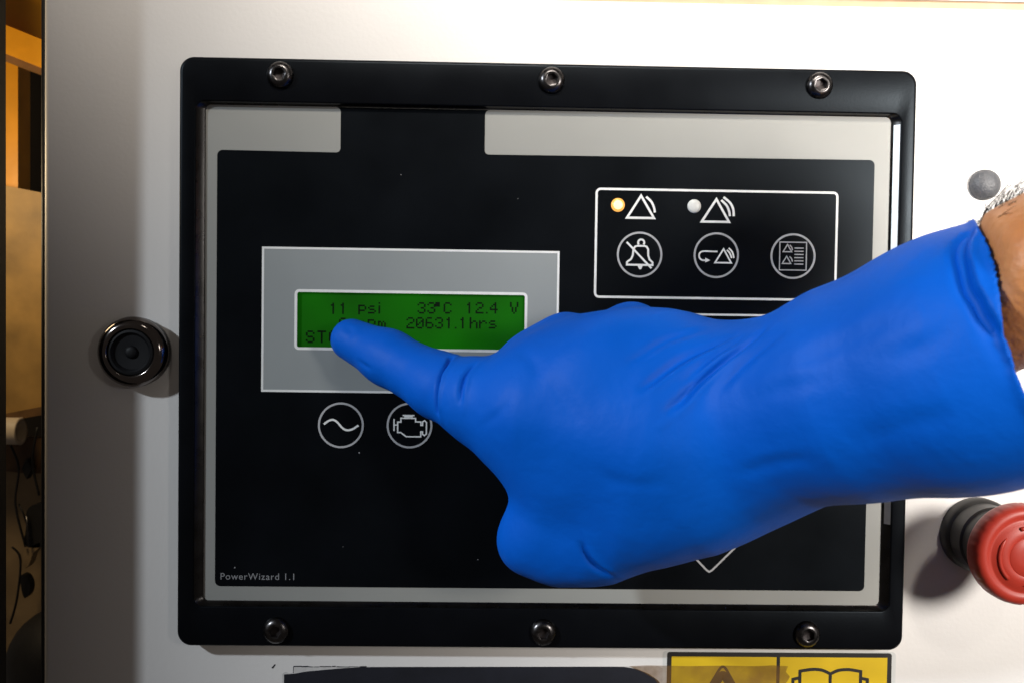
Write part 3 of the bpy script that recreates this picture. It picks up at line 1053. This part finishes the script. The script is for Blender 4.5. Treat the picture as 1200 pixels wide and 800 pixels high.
fold([(1131, 268), (1124, 282), (1125, 300), (1130, 322), (1140, 348), (1152, 372), (1166, 398)], 3.2, 1.6, 0.45, 1)
fold([(1150, 376), (1166, 410), (1180, 444)], 0.8, 2.0, 0.4)
fold([(640, 446), (662, 470), (676, 500)], 0.35, 2.5, 0.3)
fold([(700, 560), (735, 572), (780, 570)], 0.35, 2.5, 0.3)
fold([(560, 500), (578, 488), (590, 470)], 0.3, 1.5, 0.3)
fold([(604, 404), (622, 420), (630, 438)], 0.35, 2.0, 0.3)
fold([(866, 560), (905, 545), (950, 542)], 0.45, 2.2, 0.3)
fold([(880, 470), (920, 452), (955, 446)], 0.35, 2.2, 0.3)
fold([(1030, 420), (1075, 405), (1110, 380)], 0.5, 3.0, 0.3)
fold([(930, 420), (985, 400), (1040, 372)], 0.4, 3.0, 0.3)
fold([(1010, 520), (1060, 500), (1120, 492)], 0.4, 3.0, 0.3)
# slow unevenness of the stretched sleeve
w1 = np.sin(GV[:, 0]*0.085+GV[:, 2]*0.05+0.7)*np.sin(GV[:, 2]*0.11-GV[:, 0]*0.03+GV[:, 1]*0.05)
sl = np.clip((GV[:, 0]-55)/60, 0, 1)
GV = GV+GN*(0.55*w1*sl)[:, None]
GV = relax(GV, GF, 1, 0.35)
glove = obj('glove', (GV, GF), M['glove'], per, smooth=True, label='long blue nitrile glove, cuff folded at the wrist')

# bare forearm leaving the cuff, one surface
stations = [(1060, 404, -88, 58, 15), (1115, 384, -98, 72, 18), (1150, 356, -106, 97, 22), (1200, 330, -114, 104, 25), (1260, 300, -120, 112, 27), (1340, 262, -127, 124, 29), (1480, 196, -138, 142, 32)]
N = 60
rings = []
cs = [(U(a, b, y), hpx*scale_at(y), dep) for a, b, y, hpx, dep in stations]
ST = smooth_pts([np.concatenate([c, [rz, ry]]) for c, rz, ry in cs], 8)
for i, s in enumerate(ST):
    upv = np.array([0.0, 0.0, 1.0])
    d = ST[min(i+1, len(ST)-1)][:3]-ST[max(i-1, 0)][:3]
    out = np.array([d[1], -d[0], 0.0])
    out = out/np.linalg.norm(out)
    L = []
    for k in range(N):
        a = 2*math.pi*k/N
        wob = 1+0.025*math.sin(3*a+i*0.15)+0.015*math.sin(5*a-i*0.23)
        L.append(s[:3]+upv*s[3]*math.cos(a)*wob+out*s[4]*math.sin(a)*wob)
    rings.append(L)


def fore_dist(p):
    best = 1e9
    for a_, b_ in zip(FORE[:-1], FORE[1:]):
        A, Bq = U(*a_[:3]), U(*b_[:3])
        ra, rb = a_[3]*scale_at(a_[2]), b_[3]*scale_at(b_[2])
        f = np.array([1, 1.12, 1])
        v, w = (Bq-A)*f, (p-A)*f
        t = min(1, max(0, float(w@v)/float(v@v)))
        best = min(best, float(np.linalg.norm(w-t*v))-(ra+(rb-ra)*t))
    return best


# the sleeve holds the arm: keep the skin inside the glove up to the rim
for i, L in enumerate(rings):
    for k in range(N):
        p = L[k]
        rd = float((p-Tp)@nrm)
        for _ in range(5):
            rd = float((p-Tp)@nrm)
            if rd > 7:
                break
            lim = -(2.7+min(6, max(0, -rd))/6*3.4) + max(0, rd)*1.2
            ex = fore_dist(p)-lim
            if ex <= 0:
                break
            c = ST[i][:3]-p
            p = p+c/np.linalg.norm(c)*min(ex, np.linalg.norm(c)*0.5)
        L[k] = p
arm = obj('arm', loft(rings, True, True), M['skin'], per, smooth=True)

# fine hair on the forearm
RA = np.array(rings)
hg = []
for _ in range(250):
    i = random.randint(15, len(RA)-14)
    edge = random.random() < 0.62
    a_ = random.gauss(0.05, 0.16) if edge else random.uniform(-2.2, 0.8)
    k = int(round(a_/(2*math.pi)*N)) % N
    p = RA[i][k]+(RA[i+1][k]-RA[i][k])*random.random()
    nrm_ = p-ST[i][:3]
    nrm_ = nrm_/np.linalg.norm(nrm_)
    d = ST[i+1][:3]-ST[i][:3]
    d = d/np.linalg.norm(d)
    side = np.cross(d, nrm_)
    L = random.uniform(4, 12) if edge else random.uniform(3.5, 7)
    lean = random.gauss(0.5, 0.35)*(1 if random.random() < 0.85 else -1)
    swp = random.gauss(0.0, 0.4)
    pts = []
    for t in np.linspace(0, 1, 7):
        lift = (0.85*t-0.42*t*t) if edge else (0.24*t-0.16*t*t)
        pts.append(p-nrm_*0.2+L*(nrm_*lift+d*(lean*t*(0.35+0.65*t))+side*swp*t*t*0.6))
    hg.append(tube(pts, [0.09, 0.095, 0.09, 0.08, 0.065, 0.045, 0.015], 3, False))
ho = obj('arm_hair', join(*hg), M['hair'], per)
set_kind(ho, 'stuff')
